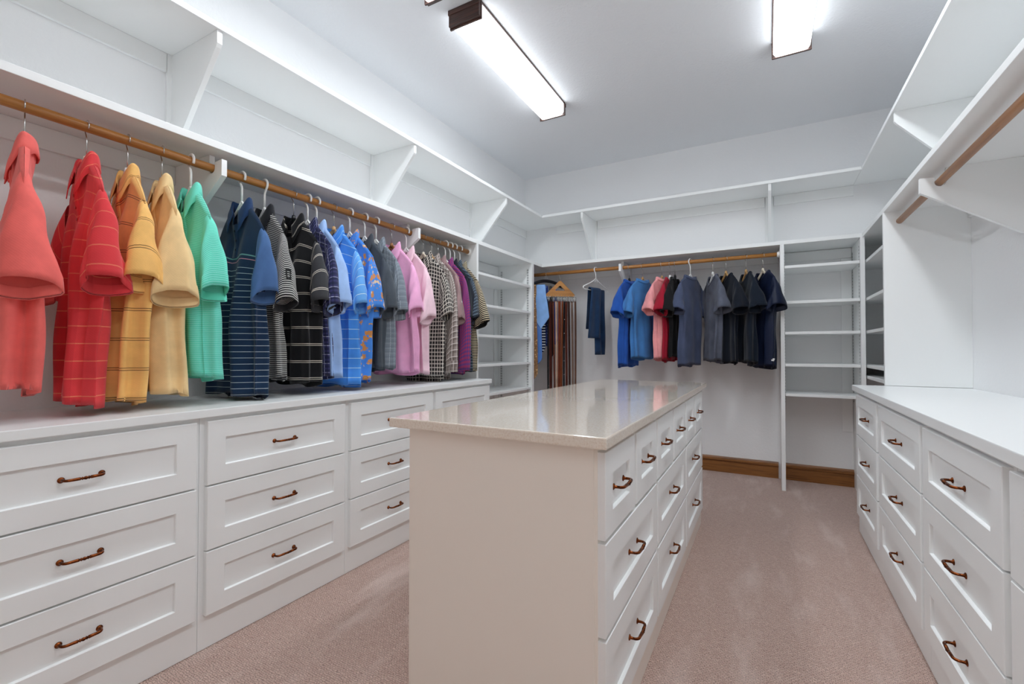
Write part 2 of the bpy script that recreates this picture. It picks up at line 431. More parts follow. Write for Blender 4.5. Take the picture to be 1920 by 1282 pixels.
# ------------------------------------------------------------------ ceiling lights
def ceiling_light(x, y, label):
    L = 1.25; W = .198; H = .098
    t = empty('ceiling_light', (x, y, ZC), 0, label, 'light')
    pr = [(-W/2, -.012), (-W/2, -.075), (-W/2+.012, -.093), (-W/2+.03, -.098), (W/2-.03, -.098), (W/2-.012, -.093), (W/2, -.075), (W/2, -.012)]
    dm = MB().prism(pr, 1, -L/2+.03, L/2-.03).mesh('diffuser')
    dm.materials.append(M['lamp']); dm.materials.append(M['lampside'])
    for p in dm.polygons:
        if abs(p.normal.x) > .8: p.material_index = 1
    link('diffuser', dm, None, t)
    boxobj('pan', (-W/2-.006, W/2+.006, -L/2+.02, L/2-.02, -.0115, -.0005), M['bronze'], t, .001)
    for s in (-1, 1):
        b = MB().box(-W/2-.004, W/2+.004, min(s*L/2, s*(L/2-.03)), max(s*L/2, s*(L/2-.03)), -.094, -.0005)
        b.box(-W/2-.008, W/2+.008, min(s*(L/2-.029), s*(L/2-.018)), max(s*(L/2-.029), s*(L/2-.018)), -.102, -.0005)
        b.box(-W/2-.007, W/2+.007, min(s*(L/2-.006), s*(L/2+.004)), max(s*(L/2-.006), s*(L/2+.004)), -.03, -.0005)
        link('end_cap', b.mesh('end_cap', .002), M['bronze'], t)
ceiling_light(-1.478, 2.73, 'lit ceiling light with dark end caps, wholly in view above the island')
ceiling_light(.148, 2.72, 'lit ceiling light on the right, cut off by the top of the frame')
ceiling_light(-1.478, 1.30, 'lit ceiling light of which only the far tip shows at the top edge')
ceiling_light(.148, 1.30, 'unseen ceiling light above the right aisle, added to brighten the island front')  # added lamp, copied from the visible fixtures to brighten the island front
ceiling_light(.148, -.13, 'unseen fill light shaped as a ceiling light, added behind the camera on the right')  # extra fixture added behind the camera as fill for the island end panel

# ------------------------------------------------------------------ hangers
def hook_pts(R=.0225, drop=-.088, n=14):
    pts = []
    for i in range(n+1):
        a = math.radians(-35 + (225)*i/n); pts.append((R*math.cos(a), 0, R*math.sin(a)))
    pts += bez((pts[-1][0], 0, pts[-1][2]), (-R*.98, 0, -.018), (0, 0, -.03), (0, 0, -.05), 6)[1:]
    pts.append((0, 0, drop)); return pts
HM = {}
def hanger_meshes(kind):
    if kind in HM: return HM[kind]
    if kind in ('tube', 'flat'):
        k = 1.0 if kind == 'tube' else .62; z0 = -.085 if kind == 'flat' else -.11; e = z0 - .125*k
        pts = [(x, y, z) for x, y, z in hook_pts(.0255, -.09 if kind == 'flat' else -.115)]
        hk = MB().tube(pts, .0052, 10).mesh('hook', 0, True)
        b = MB(); sh = []
        for s in (-1, 1):
            sh = bez((0, 0, z0), (s*.04, 0, z0-.05*k), (s*.1, 0, z0-.09*k), (s*(.142 if k == 1 else .158), 0, e), 8)
            q = .142 if k == 1 else .19
            if k < 1: sh += [(s*q, 0, e-.012)]
            sh += bez((s*q, 0, sh[-1][2]), (s*(q+.022), 0, e-.02), (s*(q+.018), 0, e-.04), (s*(q-.01), 0, e-.042), 5)[1:]
            sh.append((0, 0, e-.042)); b.tube(sh, .0055, 10)
            b.tube(bez((0, 0, z0-.013), (s*.006, 0, z0-.035), (s*.03, 0, z0-.045), (s*.028, 0, z0-.027), 6), .0032, 8)
        bd = b.mesh('hanger_frame', 0, True); m1, m2 = M['plastic'], M['plastic']
    else:
        hk = MB().tube(hook_pts(.0215, -.115), .0021, 8).mesh('hook', 0, True)
        b = MB(); P = []; R = []
        for i in range(-12, 13):
            t = i/12; a = abs(t)
            P.append((t*.135, -.004*a*a, -.124 - .116*a**.95)); R.append(.008 if a < .95 else .005)
        b.tube(P, R, 12, (1.55, .62)); b.tube([(0, 0, -.106), (0, 0, -.13)], [.008, .013], 12)
        bd = b.mesh('hanger_frame', 0, True)
        m1 = M['chrome']; m2 = {'wood': M['hangerwood'], 'dark': M['hangerdark'], 'cream': M['cream'], 'white': M['plastic'], 'black': M['blackplastic']}[kind]
    HM[kind] = (hk, bd, m1, m2); return HM[kind]
KN = {'flat': 'white tubular plastic hanger', 'tube': 'white tubular plastic hanger', 'wood': 'light wooden hanger with a wire hook', 'dark': 'brown wooden hanger with a wire hook', 'cream': 'cream hanger with a wire hook', 'white': 'white hanger with a wire hook', 'black': 'black hanger with a wire hook'}
def hanger(kind, loc, rz, what, flip=False):
    h, b, m1, m2 = hanger_meshes(kind)
    t = empty('clothes_hanger', loc, rz + (PI if flip else 0), KN[kind] + ' holding ' + what, 'hanger', 'clothes hangers on the rods')
    # copies share mesh data; the material sits on the object slot
    for nm, me, m in (('hook', h, m1), ('hanger_frame', b, m2)):
        o = bpy.data.objects.new(nm, me); COL.objects.link(o); o.parent = t
        if not me.materials: me.materials.append(None)
        o.material_slots[0].link = 'OBJECT'; o.material_slots[0].material = m
    return t

# ------------------------------------------------------------------ shirts
def sm(a, b, x):
    t = max(0, min(1, (x-a)/(b-a))); return t*t*(3-2*t)
BUTTON = None
def button_mesh():
    global BUTTON
    if BUTTON is None:
        BUTTON = MB().tube([(0, .001, 0), (0, -.0015, 0), (0, -.0022, 0)], [.0055, .0055, .004], 10).mesh('button')
    return BUTTON
def shirt(name, label, cat, loc, rz, mat, kind='polo', hem=.96, hw=.172, T=.042, A=.022, seed=1, hk='tube', hflip=False,
          sleeve_mat=None, collar_mat=None, long=False, slen=.31, sout=.05, sb=.06, tail=.02, btn='#20242c', group=None, hang_label=None, tilt=0, neckw=.06, crease=.034, near=None, nbtn=3, k1=1.7, hanger_on=True, drop=.12, cuffband=None, neck_label=False, emblem=None, emblem_mat=None):
    rnd = random.Random(seed)
    root = empty(name, loc, rz, label, cat, group)
    root.rotation_euler = (0, tilt, rz)
    zn, zsh, xsh = -.14, -.14-drop, .174
    zh = hem - loc[2]
    crew = kind in ('tee', 'mock', 'vneck')
    ph = [rnd.uniform(0, 2*PI) for _ in range(12)]
    kf = [k1*rnd.uniform(.9, 1.15), k1*rnd.uniform(1.6, 2.1), k1*rnd.uniform(.8, 1.1), k1*rnd.uniform(1.6, 2.2)]
    cr = [crease + rnd.uniform(-.012, .014), crease + rnd.uniform(-.01, .012)]; cy = [rnd.uniform(-.02, .02), rnd.uniform(-.02, .02)]
    sway = rnd.uniform(-.02, .02)
    tri = lambda x: .62*math.asin(.985*math.sin(x))
    crew = kind in ('tee', 'mock', 'vneck')
    fdip = {'tee': .075, 'mock': .022, 'vneck': .1}.get(kind, .085)
    def ztop(x, front):
        a = abs(x)
        if a >= neckw: return zn + (zsh-zn)*((a-neckw)/(xsh-neckw))**1.15
        q = 1-(a/neckw)**2
        if kind == 'vneck' and front: q = 1-a/neckw
        return zn - (fdip if front else .008)*q
    def width(v):
        wv = xsh + (.182-xsh)*sm(0, .12, v)
        wv += (hw-.182)*sm(.12, .5, v)
        return wv + .008*math.sin(3*v+ph[8])
    def P(th, v):
        c, s = math.cos(th), math.sin(th)
        W = width(v)
        e = .8 - .15*sm(.1, .5, v)
        xs = math.copysign(abs(c)**e, c); front = s < 0
        x = W*xs
        n = math.copysign(abs(s)**(.95-.35*sm(.05, .5, v)), s)
        a = abs(x)
        t0 = .0006 + ((.028 if not crew else .034)*math.sqrt(max(0, 1-(a/neckw)**2)) if a < neckw else 0)
        Tv = .013 + (T-.013)*sm(0, .42, v)
        t = max(t0*(1-2.2*v), Tv) if v > 0 else t0
        if v > 0: t = max(Tv, t0*(1-sm(0, .3, v)))
        y = t*n
        amp = 1.75*A*sm(.05, .7, v)*(1-abs(xs)**6)
        if front: f = .62*tri(kf[0]*PI*xs+ph[0]+.5*v) + .45*tri(kf[1]*PI*xs+ph[1]-.8*v)
        else: f = .62*tri(kf[2]*PI*xs+ph[2]-.5*v) + .45*tri(kf[3]*PI*xs+ph[3]+.6*v)
        y += amp*f
        y += .006*math.sin(9*v+4*xs+ph[4])*sm(.05, .3, v)*(1-sm(.6, 1, v))
        if abs(xs) > .55:
            k = (abs(xs)-.55)/.45; D, yc = (cr[0], cy[0]) if xs > 0 else (cr[1], cy[1])
            x -= math.copysign(D*sm(.15, .6, v)*k*math.exp(-((y-yc)/.021)**2), xs)
            x += math.copysign(.01*k*sm(.2, .8, v)*math.sin(26*y*1.0+ph[5]+3*v), xs)
        zt = ztop(W*xs, front)
        zb = zh - (0 if front else tail)*(1-abs(xs)**6) + .006*math.sin(5*xs+ph[6])
        z = zt + (zb-zt)*v
        y += sway*v*v + .010*v*math.sin(2.2*xs+ph[7])
        zflat = z + .35*(zn-zt)*(1-sm(0, .45, v))
        return Vector((x, y, z)), (.25*xs + (0 if front else .013), zflat)
    nu, nv = 72, 34
    V = []; UV = []; vs = [(j/nv)**1.25 for j in range(nv+1)]
    ths = [-PI/2 + 2*PI*(i+.5)/nu for i in range(nu)]
    for v in vs:
        for th in ths:
            p, u = P(th, v); V.append(p); UV.append(u)
    for i, th in enumerate(ths):                       # turned-in hem
        p = V[nv*nu+i]; q = Vector((p.x*.985, p.y*.93, p.z+.004)); V.append(q); UV.append(UV[nv*nu+i])
    for i, th in enumerate(ths):
        p = V[(nv-2)*nu+i]; V.append(Vector((p.x*.985, p.y*.92, p.z))); UV.append(UV[(nv-2)*nu+i])
    F = []; FU = []
    for j in range(nv+2):
        for i in range(nu):
            q = [j*nu+i, j*nu+(i+1) % nu, (j+1)*nu+(i+1) % nu, (j+1)*nu+i]
            F.append(q); FU.append([UV[k] for k in q])
    link('shirt_body', mesh('shirt_body', V, F, FU, True), mat, root)
    # sleeves: between an upper and a lower edge curve in the x-z plane
    for s in (-1, 1):
        L = slen*rnd.uniform(.96, 1.05) if not long else (zsh-zh)-.02
        so = sout*rnd.uniform(.85, 1.1) if not long else .05
        bb = sb*rnd.uniform(.9, 1.08) if not long else .052
        up = bez((s*(xsh-.016), zsh+.010), (s*(xsh+.022), zsh-.03), (s*(xsh+so*.75), zsh-L*.5), (s*(xsh+so), zsh-L+.03), 22)
        if long:
            up = bez((s*(xsh-.016), zsh+.010), (s*(xsh+.03), zsh-.04), (s*(xsh+so), zsh-L*.4), (s*(xsh+.03), zsh-L), 30)
            lo = bez((s*(xsh-.03), zsh-.19), (s*(xsh-.05), zsh-.25), (s*(xsh-.02), zsh-L*.6), (s*(xsh-.055), zsh-L-.005), 30)
        else:
            lo = bez((s*(xsh-.045), zsh-.15), (s*(xsh-.03), zsh-.2), (s*(xsh-.008), zsh-L*.85), (s*(xsh-.006), zsh-L-.03), 22)
        m = 26; SV = []; SU = []; n = len(up)
        p1, p2, p3 = rnd.uniform(0, 6.28), rnd.uniform(0, 6.28), rnd.uniform(0, 6.28)
        yo = rnd.uniform(-.012, .012)
        for i in range(n):
            v = i/(n-1); ux, uz = up[i]; lx, lz = lo[i]
            b = .017 + (bb-.017)*sm(-.1, 1.0, v)**.85
            if long and v > .93: b *= .8
            cx, cz = (ux+lx)/2, (uz+lz)/2; hx, hz = (ux-lx)/2, (uz-lz)/2
            for j in range(m):
                a = 2*PI*j/m; ca, sa = math.cos(a), math.sin(a)
                ra = math.copysign(abs(ca)**.8, ca); rb = math.copysign(abs(sa)**.8, sa)
                wob = 1 + v*(.16*math.sin(2*a+p1) + .15*math.sin(3*a+p2+v) + (.08*math.sin(5*a+p3+2*v)))
                f = .012*math.sin(10*v+2*a+p3)*v*(1-v)*2
                x = cx + hx*ra*(1+v*(.12*math.sin(3*a+p1) + .1*math.sin(4*a+p3))); z = cz + hz*ra
                y = (b*wob + f)*rb + yo*v
                x += s*(.008*math.sin(3*a+p2)*v)
                SV.append(Vector((x, y, z))); SU.append(((j if j <= m/2 else m-j)*.014 + .003, -v*L*1.05))
        base = len(SV)-m
        for dz, k in ((.003, .93), (.03, .90)):
            for j in range(m):
                p = SV[base+j]; ux, uz = up[-1]; lx, lz = lo[-1]; cx, cz = (ux+lx)/2, (uz+lz)/2
                SV.append(Vector((cx+(p.x-cx)*k, yo+(p.y-yo)*k, cz+(p.z-cz)*k+dz))); SU.append(SU[base+j])
        F = []; FU = []
        for i in range(n+1):
            for j in range(m):
                q = [i*m+j, i*m+(j+1) % m, (i+1)*m+(j+1) % m, (i+1)*m+j]
                if s < 0: q.reverse()
                F.append(q); FU.append([SU[k] for k in q])
        so_ = link('sleeve', mesh('sleeve', SV, F, FU, True), sleeve_mat or mat, root)
        if s > 0:                                      # a spot on the outer face of the near sleeve, above the cuff
            sleeve_host = so_; k0 = (n-7)*m
            p, q, u2 = SV[k0], SV[k0+1], SV[k0-m]; q0 = SV[k0+m-1]
            rt = (q-q0).normalized(); upv = (u2-p).normalized(); nr = rt.cross(upv).normalized()
            if nr.x < 0: nr = -nr
            sleeve_pt = (p, rt, upv, nr)
        # rib cuff: a slightly larger band round the last rows
        r0 = n-4 if not long else n-3
        CV = []; CU = []; rows = list(range(r0, n))
        for i in rows:
            ux, uz = up[i]; lx, lz = lo[i]; cx, cz = (ux+lx)/2, (uz+lz)/2
            for j in range(m):
                p = SV[i*m+j]; k = 1.035
                CV.append(Vector((cx+(p.x-cx)*k, p.y*1.03, cz+(p.z-cz)*k - (.003 if i == n-1 else 0)))); CU.append((SU[i*m+j][0]*1.3, SU[i*m+j][1]))
        base = len(CV)-m
        for j in range(m):
            p = SV[(n-1)*m+j]; CV.append(Vector((p.x, p.y, p.z-.002))); CU.append(CU[base+j])
        F = []; FU = []
        for i in range(len(rows)):
            for j in range(m):
                q = [i*m+j, i*m+(j+1) % m, (i+1)*m+(j+1) % m, (i+1)*m+j]
                if s < 0: q.reverse()
                F.append(q); FU.append([CU[k] for k in q])
        link('cuff', mesh('cuff', CV, F, FU, True), cuffband or sleeve_mat or mat, so_)
    # collar
    CV = []; CU = []; F = []; FU = []
    if crew:
        n = 48; rows = [(.004, -.012), (.003, 0), (-.001, .006 if kind != 'mock' else .016), (-.005, .004 if kind != 'mock' else .014), (-.006, -.010)]
        for i in range(n):
            f = 2*PI*i/n; x = neckw*math.sin(f); fr = math.cos(f) > 0
            zb = ztop(x*.999, fr); y = -.033*math.cos(f)
            for r, dz in rows:
                CV.append(Vector((x*(1+r/neckw), y*(1+r/.04), zb+dz))); CU.append((f*.07, dz))
        k = len(rows)
        for i in range(n):
            for r in range(k-1):
                q = [i*k+r, ((i+1) % n)*k+r, ((i+1) % n)*k+r+1, i*k+r+1]; F.append(q); FU.append([CU[z] for z in q])
    else:
        n = 44; g = .3
        for i in range(n+1):
            f = g + (2*PI-2*g)*i/n; x = neckw*math.sin(f); fr = math.cos(f) > 0
            zb = ztop(x*.999, fr); y = -.027*math.cos(f); F1 = ((1+math.cos(f))/2)**2
            sd = 1-abs(math.cos(f))
            rows = [(.0, -.006, 0), (-.003, .022+.016*F1, 0), (-.001, .033+.018*F1, 0), (.002, .034+.018*F1, 0), (.004, .027+.014*F1, 0), (.007, .004-.004*F1, 1), (.009+.003*F1, -.016-.024*F1-.014*sd, 1)]
            for r, dz, o in rows:
                CV.append(Vector((x*(1+r/neckw) + (math.copysign(.016*F1, x) if o else 0), y*(1+r/.03) - .006*o*F1, zb+dz - .004*math.sin(7*f+ph[9])*o))); CU.append((f*.07, dz*1.5))
        k = 7
        for i in range(n):
            for r in range(k-1):
                q = [i*k+r, (i+1)*k+r, (i+1)*k+r+1, i*k+r+1]; F.append(q); FU.append([CU[z] for z in q])
    co = link('collar', mesh('collar', CV, F, FU, True), collar_mat or mat, root)
    md = co.modifiers.new('thick', 'SOLIDIFY'); md.thickness = .0026; md.offset = 0
    # placket and buttons
    if not crew:
        v1 = .20 if kind == 'polo' else .985
        nr = 12 if kind == 'polo' else 34; PV = []; PU = []
        def front(x, v):
            W = width(v); e = .8 - .15*sm(.1, .5, v); c = math.copysign((abs(x)/W)**(1/e), x)
            return P(-math.acos(max(-1, min(1, c))), v)
        for i in range(nr+1):
            v = .002 + v1*i/nr
            for dx, dy in ((-.017, .001), (-.016, -.0022), (0, -.003), (.016, -.0022), (.017, .001)):
                p, u = front(dx, v); PV.append(p+Vector((0, dy-.001, 0))); PU.append(u)
        F = []; FU = []
        for i in range(nr):
            for j in range(4):
                q = [i*5+j, i*5+j+1, (i+1)*5+j+1, (i+1)*5+j]; F.append(q); FU.append([PU[z] for z in q])
        pl = link('placket', mesh('placket', PV, F, FU, True), mat, root)
        nb = nbtn if kind == 'polo' else 6
        bm_ = BM.setdefault(btn, paint('button_'+btn, btn, .3))
        for i in range(nb):
            v = (.02 + .165*(i+.3)/nb) if kind == 'polo' else .04 + .9*i/nb
            p, u = front(0, v)
            b = bpy.data.objects.new('button', button_mesh()); COL.objects.link(b); b.parent = pl; b.location = p+Vector((0, -.0045, 0))
            if not BUTTON.materials: BUTTON.materials.append(None)
            b.material_slots[0].link = 'OBJECT'; b.material_slots[0].material = bm_
    if neck_label:
        boxobj('neck_label', (-.014, .014, .031, .0325, zn-.05, zn-.012), M['plastic'], root, 0)
    if emblem:                                         # small embroidered marks lying on the cloth
        EV, EF = [], []
        def patch(base, right, upv, nrm, cells, size):
            for cx, cy, wx, wy in cells:
                k = len(EV)
                for d in (.0006, .0016):
                    for sx, sy in ((-1, -1), (1, -1), (1, 1), (-1, 1)):
                        EV.append(base + right*(cx+sx*wx/2)*size + upv*(cy+sy*wy/2)*size + nrm*d)
                EF.extend([[k+4, k+5, k+6, k+7], [k+3, k+2, k+1, k]] + [[k+i, k+(i+1) % 4, k+4+(i+1) % 4, k+4+i] for i in range(4)])
        if emblem == 'hem_mark':
            p, _ = P(-.35, .93); q, _ = P(-.30, .93); u2, _ = P(-.35, .90)
            rt = (q-p).normalized(); upv = (u2-p).normalized(); nr = rt.cross(upv).normalized()
            patch(p, rt, upv, nr, [(0, 0, 1, .5), (.3, .5, .7, .4)], .022); host = root; col = M['plastic']
        else:
            p, rt, upv, nr = sleeve_pt; host = sleeve_host
            if emblem == 'sleeve_block':
                patch(p, rt, upv, nr, [(-.4, .45, .25, 1), (0, .8, .6, .2), (.4, .45, .2, .9), (0, .3, .5, .2), (-.15, -.1, .9, .18), (.35, -.45, .22, .8), (-.35, -.5, .22, .7), (0, -.75, .6, .2)], .026); col = BM.setdefault('em', paint('dark_embroidery', '#101013', .8))
            else:
                patch(p, rt, upv, nr, [(-.6, 0, .35, .5), (-.1, 0, .3, .5), (.35, .05, .3, .5), (.75, 0, .25, .5)], .022); col = M['plastic']
        link('emblem', mesh('emblem', EV, EF), col, host)
    if hanger_on: hanger(hk, loc, rz, hang_label or 'the '+label.split(',')[0], hflip)
    return root
BM = {}

G = 'shirts on the left rod'
def L(y, mat, label, what, **k):
    z = ZR + .0015
    name = {'polo': 'polo_shirt', 'button': 'button_shirt', 'tee': 't_shirt'}[k.get('kind', 'polo')]
    k.setdefault('group', G)
    return shirt(name, label, 'shirt', (XRODL, y, z), k.pop('rz', 0), mat, hang_label='the '+what, seed=int(y*1000), **k)
fa = fabric
# coral pique polo
L(.528, fa('coral_pique', '#fb625c', weave=900, wv=.16), 'plain coral polo shirt, nearest to the camera on the left rod', 'plain coral polo nearest the camera', hem=1.0, hk='white', hw=0.159, T=0.051, A=.02, rz=-.24, sb=.075, slen=0.345, crease=.05, btn='#e85850', k1=1.6)
red = fa('red_stripe', '#c93a3e', [('v', .058, .0035, .012, '#ee8160', .85), ('u', .11, .055, .0, '#b42c34', .35)])
L(.683, red, 'red polo shirt with thin salmon stripes, beside the plain coral one', 'red striped polo', hem=.945, hk='cream', hw=.155, A=.022, T=.034, rz=-.06, btn='#b8302f')
org = fa('orange_stripe', '#eda762', [('v', .105, .0026, .01, '#5b3a22', .9), ('v', .105, .0026, .018, '#5b3a22', .9)])
L(.802, org, 'orange polo shirt with paired thin dark stripes', 'orange polo with dark stripes', hem=.94, hk='white', hw=0.168, A=.03, T=0.046, rz=-.08, btn='#c98a48', slen=0.295)
L(.914, fa('tan_plain', '#e8b988'), 'plain pale tan polo shirt between the orange and mint ones', 'plain tan polo', hem=.962, hk='wood', hw=0.155, A=.022, rz=-.16, btn='#caa060', slen=0.335, sb=.07)
L(1.018, fa('mint_stripe', '#57c6ac', [('v', .0075, .003, 0, '#8fe2d2', .6)]), 'mint green polo shirt with very fine stripes', 'mint green polo', hem=1.012, hk='tube', hw=0.163, A=.026, rz=-.06, btn='#48b08c', slen=0.305)
navy = fa('navy_stripe', '#122842', [('v', .0265, .0018, 0, '#c9d3dd', .75, -1.2, -.40), ('v', 5.0, .006, .366, '#6f9c98', .8), ('v', 5.0, .003, .384, '#d88a9a', .9)])
L(1.231, navy, 'navy polo shirt with white stripes below the chest and plain blue sleeves', 'navy polo with plain blue sleeves', hem=.925, hk='tube', hw=0.176, A=.026, T=0.049, rz=-.0, sleeve_mat=fa('navy_plain', '#3c5a85'), collar_mat=fa('navy_collar', '#1b3357'), btn='#101828', slen=0.305)
bw = fa('fine_black_white', '#17181c', [('v', .0088, .0038, 0, '#b9b9b6', .9)])
L(1.339, bw, 'black and white finely striped polo shirt with a black collar', 'finely striped black and white polo', hem=.995, hk='tube', hflip=True, hw=0.163, A=.018, T=0.038, rz=-.08, collar_mat=fa('black_knit', '#15161b'), slen=0.315, sb=.05, emblem='sleeve_block')
blk = fa('black_double_stripe', '#0a0b0f', [('v', .083, .0028, .01, '#c8c2b6', .9), ('v', .083, .0028, .018, '#c8c2b6', .9)])
blks = fa('charcoal_double_stripe', '#2b2c30', [('v', .083, .0028, .03, '#c8c2b6', .9), ('v', .083, .0028, .038, '#c8c2b6', .9)])
L(1.494, blk, 'black polo shirt with widely spaced paired cream stripes', 'black polo with cream stripes', hem=.962, hk='black', hw=0.168, A=.026, rz=.07, sleeve_mat=blks, btn='#0d0d10', slen=0.315)
npl = fa('navy_plaid', '#1c2142', [('v', .045, .0024, 0, '#b9bdd6', .8), ('u', .05, .0024, 0, '#b9bdd6', .8), ('v', .022, .009, .004, '#3b3a6a', .5), ('u', .025, .010, .01, '#10132a', .5)])
L(1.575, npl, 'dark navy button shirt with a white windowpane plaid', 'navy plaid shirt', kind='button', hem=.985, hk='tube', hw=0.172, A=.018, T=0.034, rz=.05, slen=0.315, sb=.06)
L(1.63, fa('periwinkle', '#8eabe8'), 'pale periwinkle blue button shirt, mostly hidden behind the navy plaid one', 'pale periwinkle shirt', kind='button', hem=.985, hk='tube', hw=0.176, A=.018, T=0.030, rz=.02, slen=0.315, sb=.055, btn='#e6ecf8')
bl = fa('blue_white_stripe', '#3f80cc', [('v', .052, .0028, 0, '#b4d2f0', .85)])
L(1.741, bl, 'bright blue polo shirt with thin pale stripes', 'bright blue striped polo', hem=.937, hk='wood', hw=0.172, A=.026, T=0.045, rz=.1, sleeve_mat=fa('blue_sleeve', '#5c98de', [('v', .045, .0028, .01, '#c2dbf4', .85)]), btn='#2f66b0', slen=0.305)
flo = fa('blue_floral', '#3f7ac8', floral=[(19, .3, '#b87c46', .13), (23, .2, '#c9b294', .55), (37, .18, '#cf9444', .9)])
L(1.852, flo, 'blue button shirt printed with tan and gold flowers', 'blue floral shirt', kind='button', hem=.957, hk='tube', hw=0.181, A=.02, T=0.034, rz=.04, slen=0.315, sb=.055, btn='#c9b48a')
L(1.965, fa('charcoal_plain', '#3f464e', mottle=.2), 'plain charcoal grey polo shirt', 'plain charcoal polo', hem=1.012, hk='tube', hw=0.176, A=.022, T=0.041, rz=-.02, slen=0.325, sb=.05, collar_mat=fa('charcoal_collar', '#3a3f47'))
grid = fa('grey_grid', '#6d7680', [('v', .03, .0022, 0, '#b9c3cc', .7), ('u', .03, .0022, 0, '#b9c3cc', .7), ('v', .015, .006, .003, '#565e68', .4)])
L(2.055, grid, 'grey button shirt with a pale grid check', 'grey grid check shirt', kind='button', hem=1.02, hk='tube', hw=0.176, A=.024, T=0.038, rz=.06, slen=0.305, sb=.06, btn='#d0d4d8')
L(2.19, fa('orchid_pink', '#e39cc0'), 'orchid pink polo shirt, left of the paler pink one', 'orchid pink polo', hem=.98, hk='dark', hw=0.185, A=.024, T=0.041, rz=.1, slen=0.305, sb=.065, btn='#e8a0c4')
L(2.325, fa('pale_pink', '#f2b9c4'), 'pale pink polo shirt beside the orchid pink one', 'pale pink polo', hem=.975, hk='tube', hw=0.181, A=.022, T=0.041, rz=.03, slen=0.335, sb=.055, btn='#f0c0c8')
ging = fa('black_gingham', '#201d1e', [('u', .026, .0075, 0, '#cfc8be', .6), ('v', .026, .0075, 0, '#cfc8be', .6)])
L(2.50, ging, 'black and cream gingham button shirt', 'black and cream gingham shirt', kind='button', hem=.945, hk='cream', hw=0.185, A=.022, T=0.038, rz=.1, slen=0.305, sb=.06, tail=.05, btn='#e0d8cc')
brn = fa('brown_plaid', '#8f8580', [('u', .03, .012, 0, '#5d514c', .6), ('v', .03, .012, 0, '#5d514c', .6), ('u', .03, .004, .018, '#cfc8c4', .7), ('v', .03, .004, .018, '#cfc8c4', .7)])
L(2.59, brn, 'taupe and grey plaid long-sleeved shirt', 'taupe plaid long-sleeved shirt', kind='button', hem=.95, hk='wood', hw=0.172, A=.018, T=0.028, rz=.08, long=True, btn='#e8e2da', tail=.04)
L(2.665, fa('mauve_brown', '#8a7172', mottle=.18), 'plain mauve brown polo shirt', 'mauve brown polo', hem=.98, hk='dark', hw=0.172, A=.018, T=0.026, rz=.03, slen=0.315, sb=.05, btn='#6a5556', emblem='sleeve_line')
pur = fa('magenta_navy_check', '#9c304c', [('u', .019, .0095, 0, '#2c3478', .6), ('v', .019, .0095, 0, '#2c3478', .6)])
L(2.75, pur, 'magenta and navy checked long-sleeved shirt', 'magenta and navy checked shirt', kind='button', hem=.955, hk='tube', hw=0.172, A=.018, T=0.026, rz=.08, long=True, btn='#f0e8ee')
L(2.81, fa('ink_plain', '#181d26'), 'plain ink black polo shirt behind the magenta checked one', 'ink black polo', hem=.965, hk='tube', hw=0.176, A=.016, T=0.022, rz=.0, slen=0.305, sb=.045)
nst = fa('slate_band_stripe', '#2a333f', [('v', .022, .008, 0, '#5b6a78', .8)])
L(2.865, nst, 'slate polo shirt with broad grey-blue bands', 'slate banded polo', hem=.97, hk='tube', hw=0.176, A=.016, T=0.022, rz=.0, slen=0.305, sb=.055)
L(2.935, fa('black_cream_stripe', '#1b1a1a', [('v', .0125, .005, 0, '#cdbfa2', .9)]), 'black polo shirt with fine cream stripes, last on the left rod', 'black and cream striped polo, last on the left rod', hem=.975, hk='tube', hw=0.181, A=.016, T=0.026, rz=-.05, slen=0.325, sb=.05, sout=.1)

GB = 't-shirts on the back rod'
def B(x, deg, mat, label, what, **k):
    k.setdefault('group', GB); k.setdefault('kind', 'tee'); k.setdefault('drop', .066); k.setdefault('neckw', .088); k.setdefault('sout', .085); k.setdefault('slen', .25)
    return shirt('t_shirt', label, 'shirt', (x, YRODB, ZR+.0015), math.radians(deg), mat, hang_label='the '+what, seed=int(500+x*1000), **k)
B(-1.135, 74, fa('royal_blue', '#1f4b98'), 'royal blue t-shirt behind the lighter blue one', 'royal blue t-shirt', kind='mock', hem=.975, hk='black', hw=0.172, A=.02, T=0.038)
B(-1.01, 66, fa('denim_blue', '#3c70a8'), 'denim blue mock-neck t-shirt on the back rod', 'denim blue t-shirt', kind='mock', hem=1.045, hk='wood', hw=0.176, A=.012, T=0.041)
B(-.835, 70, fa('salmon_pink', '#ee8e90'), 'salmon pink mock-neck t-shirt on the back rod', 'salmon pink t-shirt', kind='mock', hem=1.04, hk='wood', hw=0.155, A=.018, T=0.038)
B(-.765, 80, fa('crimson', '#8c0f26'), 'crimson t-shirt on the back rod', 'crimson t-shirt', hem=1.03, hk='white', hw=0.159, A=.018, T=0.026)
B(-.72, 82, fa('jet_black', '#0c0b0e'), 'black t-shirt tucked behind the crimson one', 'black t-shirt behind the crimson one', hem=1.06, hk='black', hw=0.163, A=.014, T=0.019)
B(-.59, 67, fa('slate_navy', '#3f475f', mottle=.16), 'slate navy mock-neck t-shirt on the back rod', 'slate navy t-shirt', kind='mock', hem=.99, hk='tube', hw=0.168, A=.014, T=0.038)
B(-.405, -66, fa('heather_grey', '#4b4f5c', mottle=.25), 'heather grey t-shirt with dark front, between the navy ones', 'heather grey t-shirt', hem=1.03, hk='white', hw=0.172, A=.022, T=0.034, neck_label=True)
B(-.301, -58, fa('midnight', '#0a111d'), 'midnight blue t-shirt with a white neck label, on a wide wooden hanger', 'midnight blue t-shirt', kind='vneck', hem=1.02, hk='wood', hw=0.172, A=.02, T=0.038, neck_label=True)
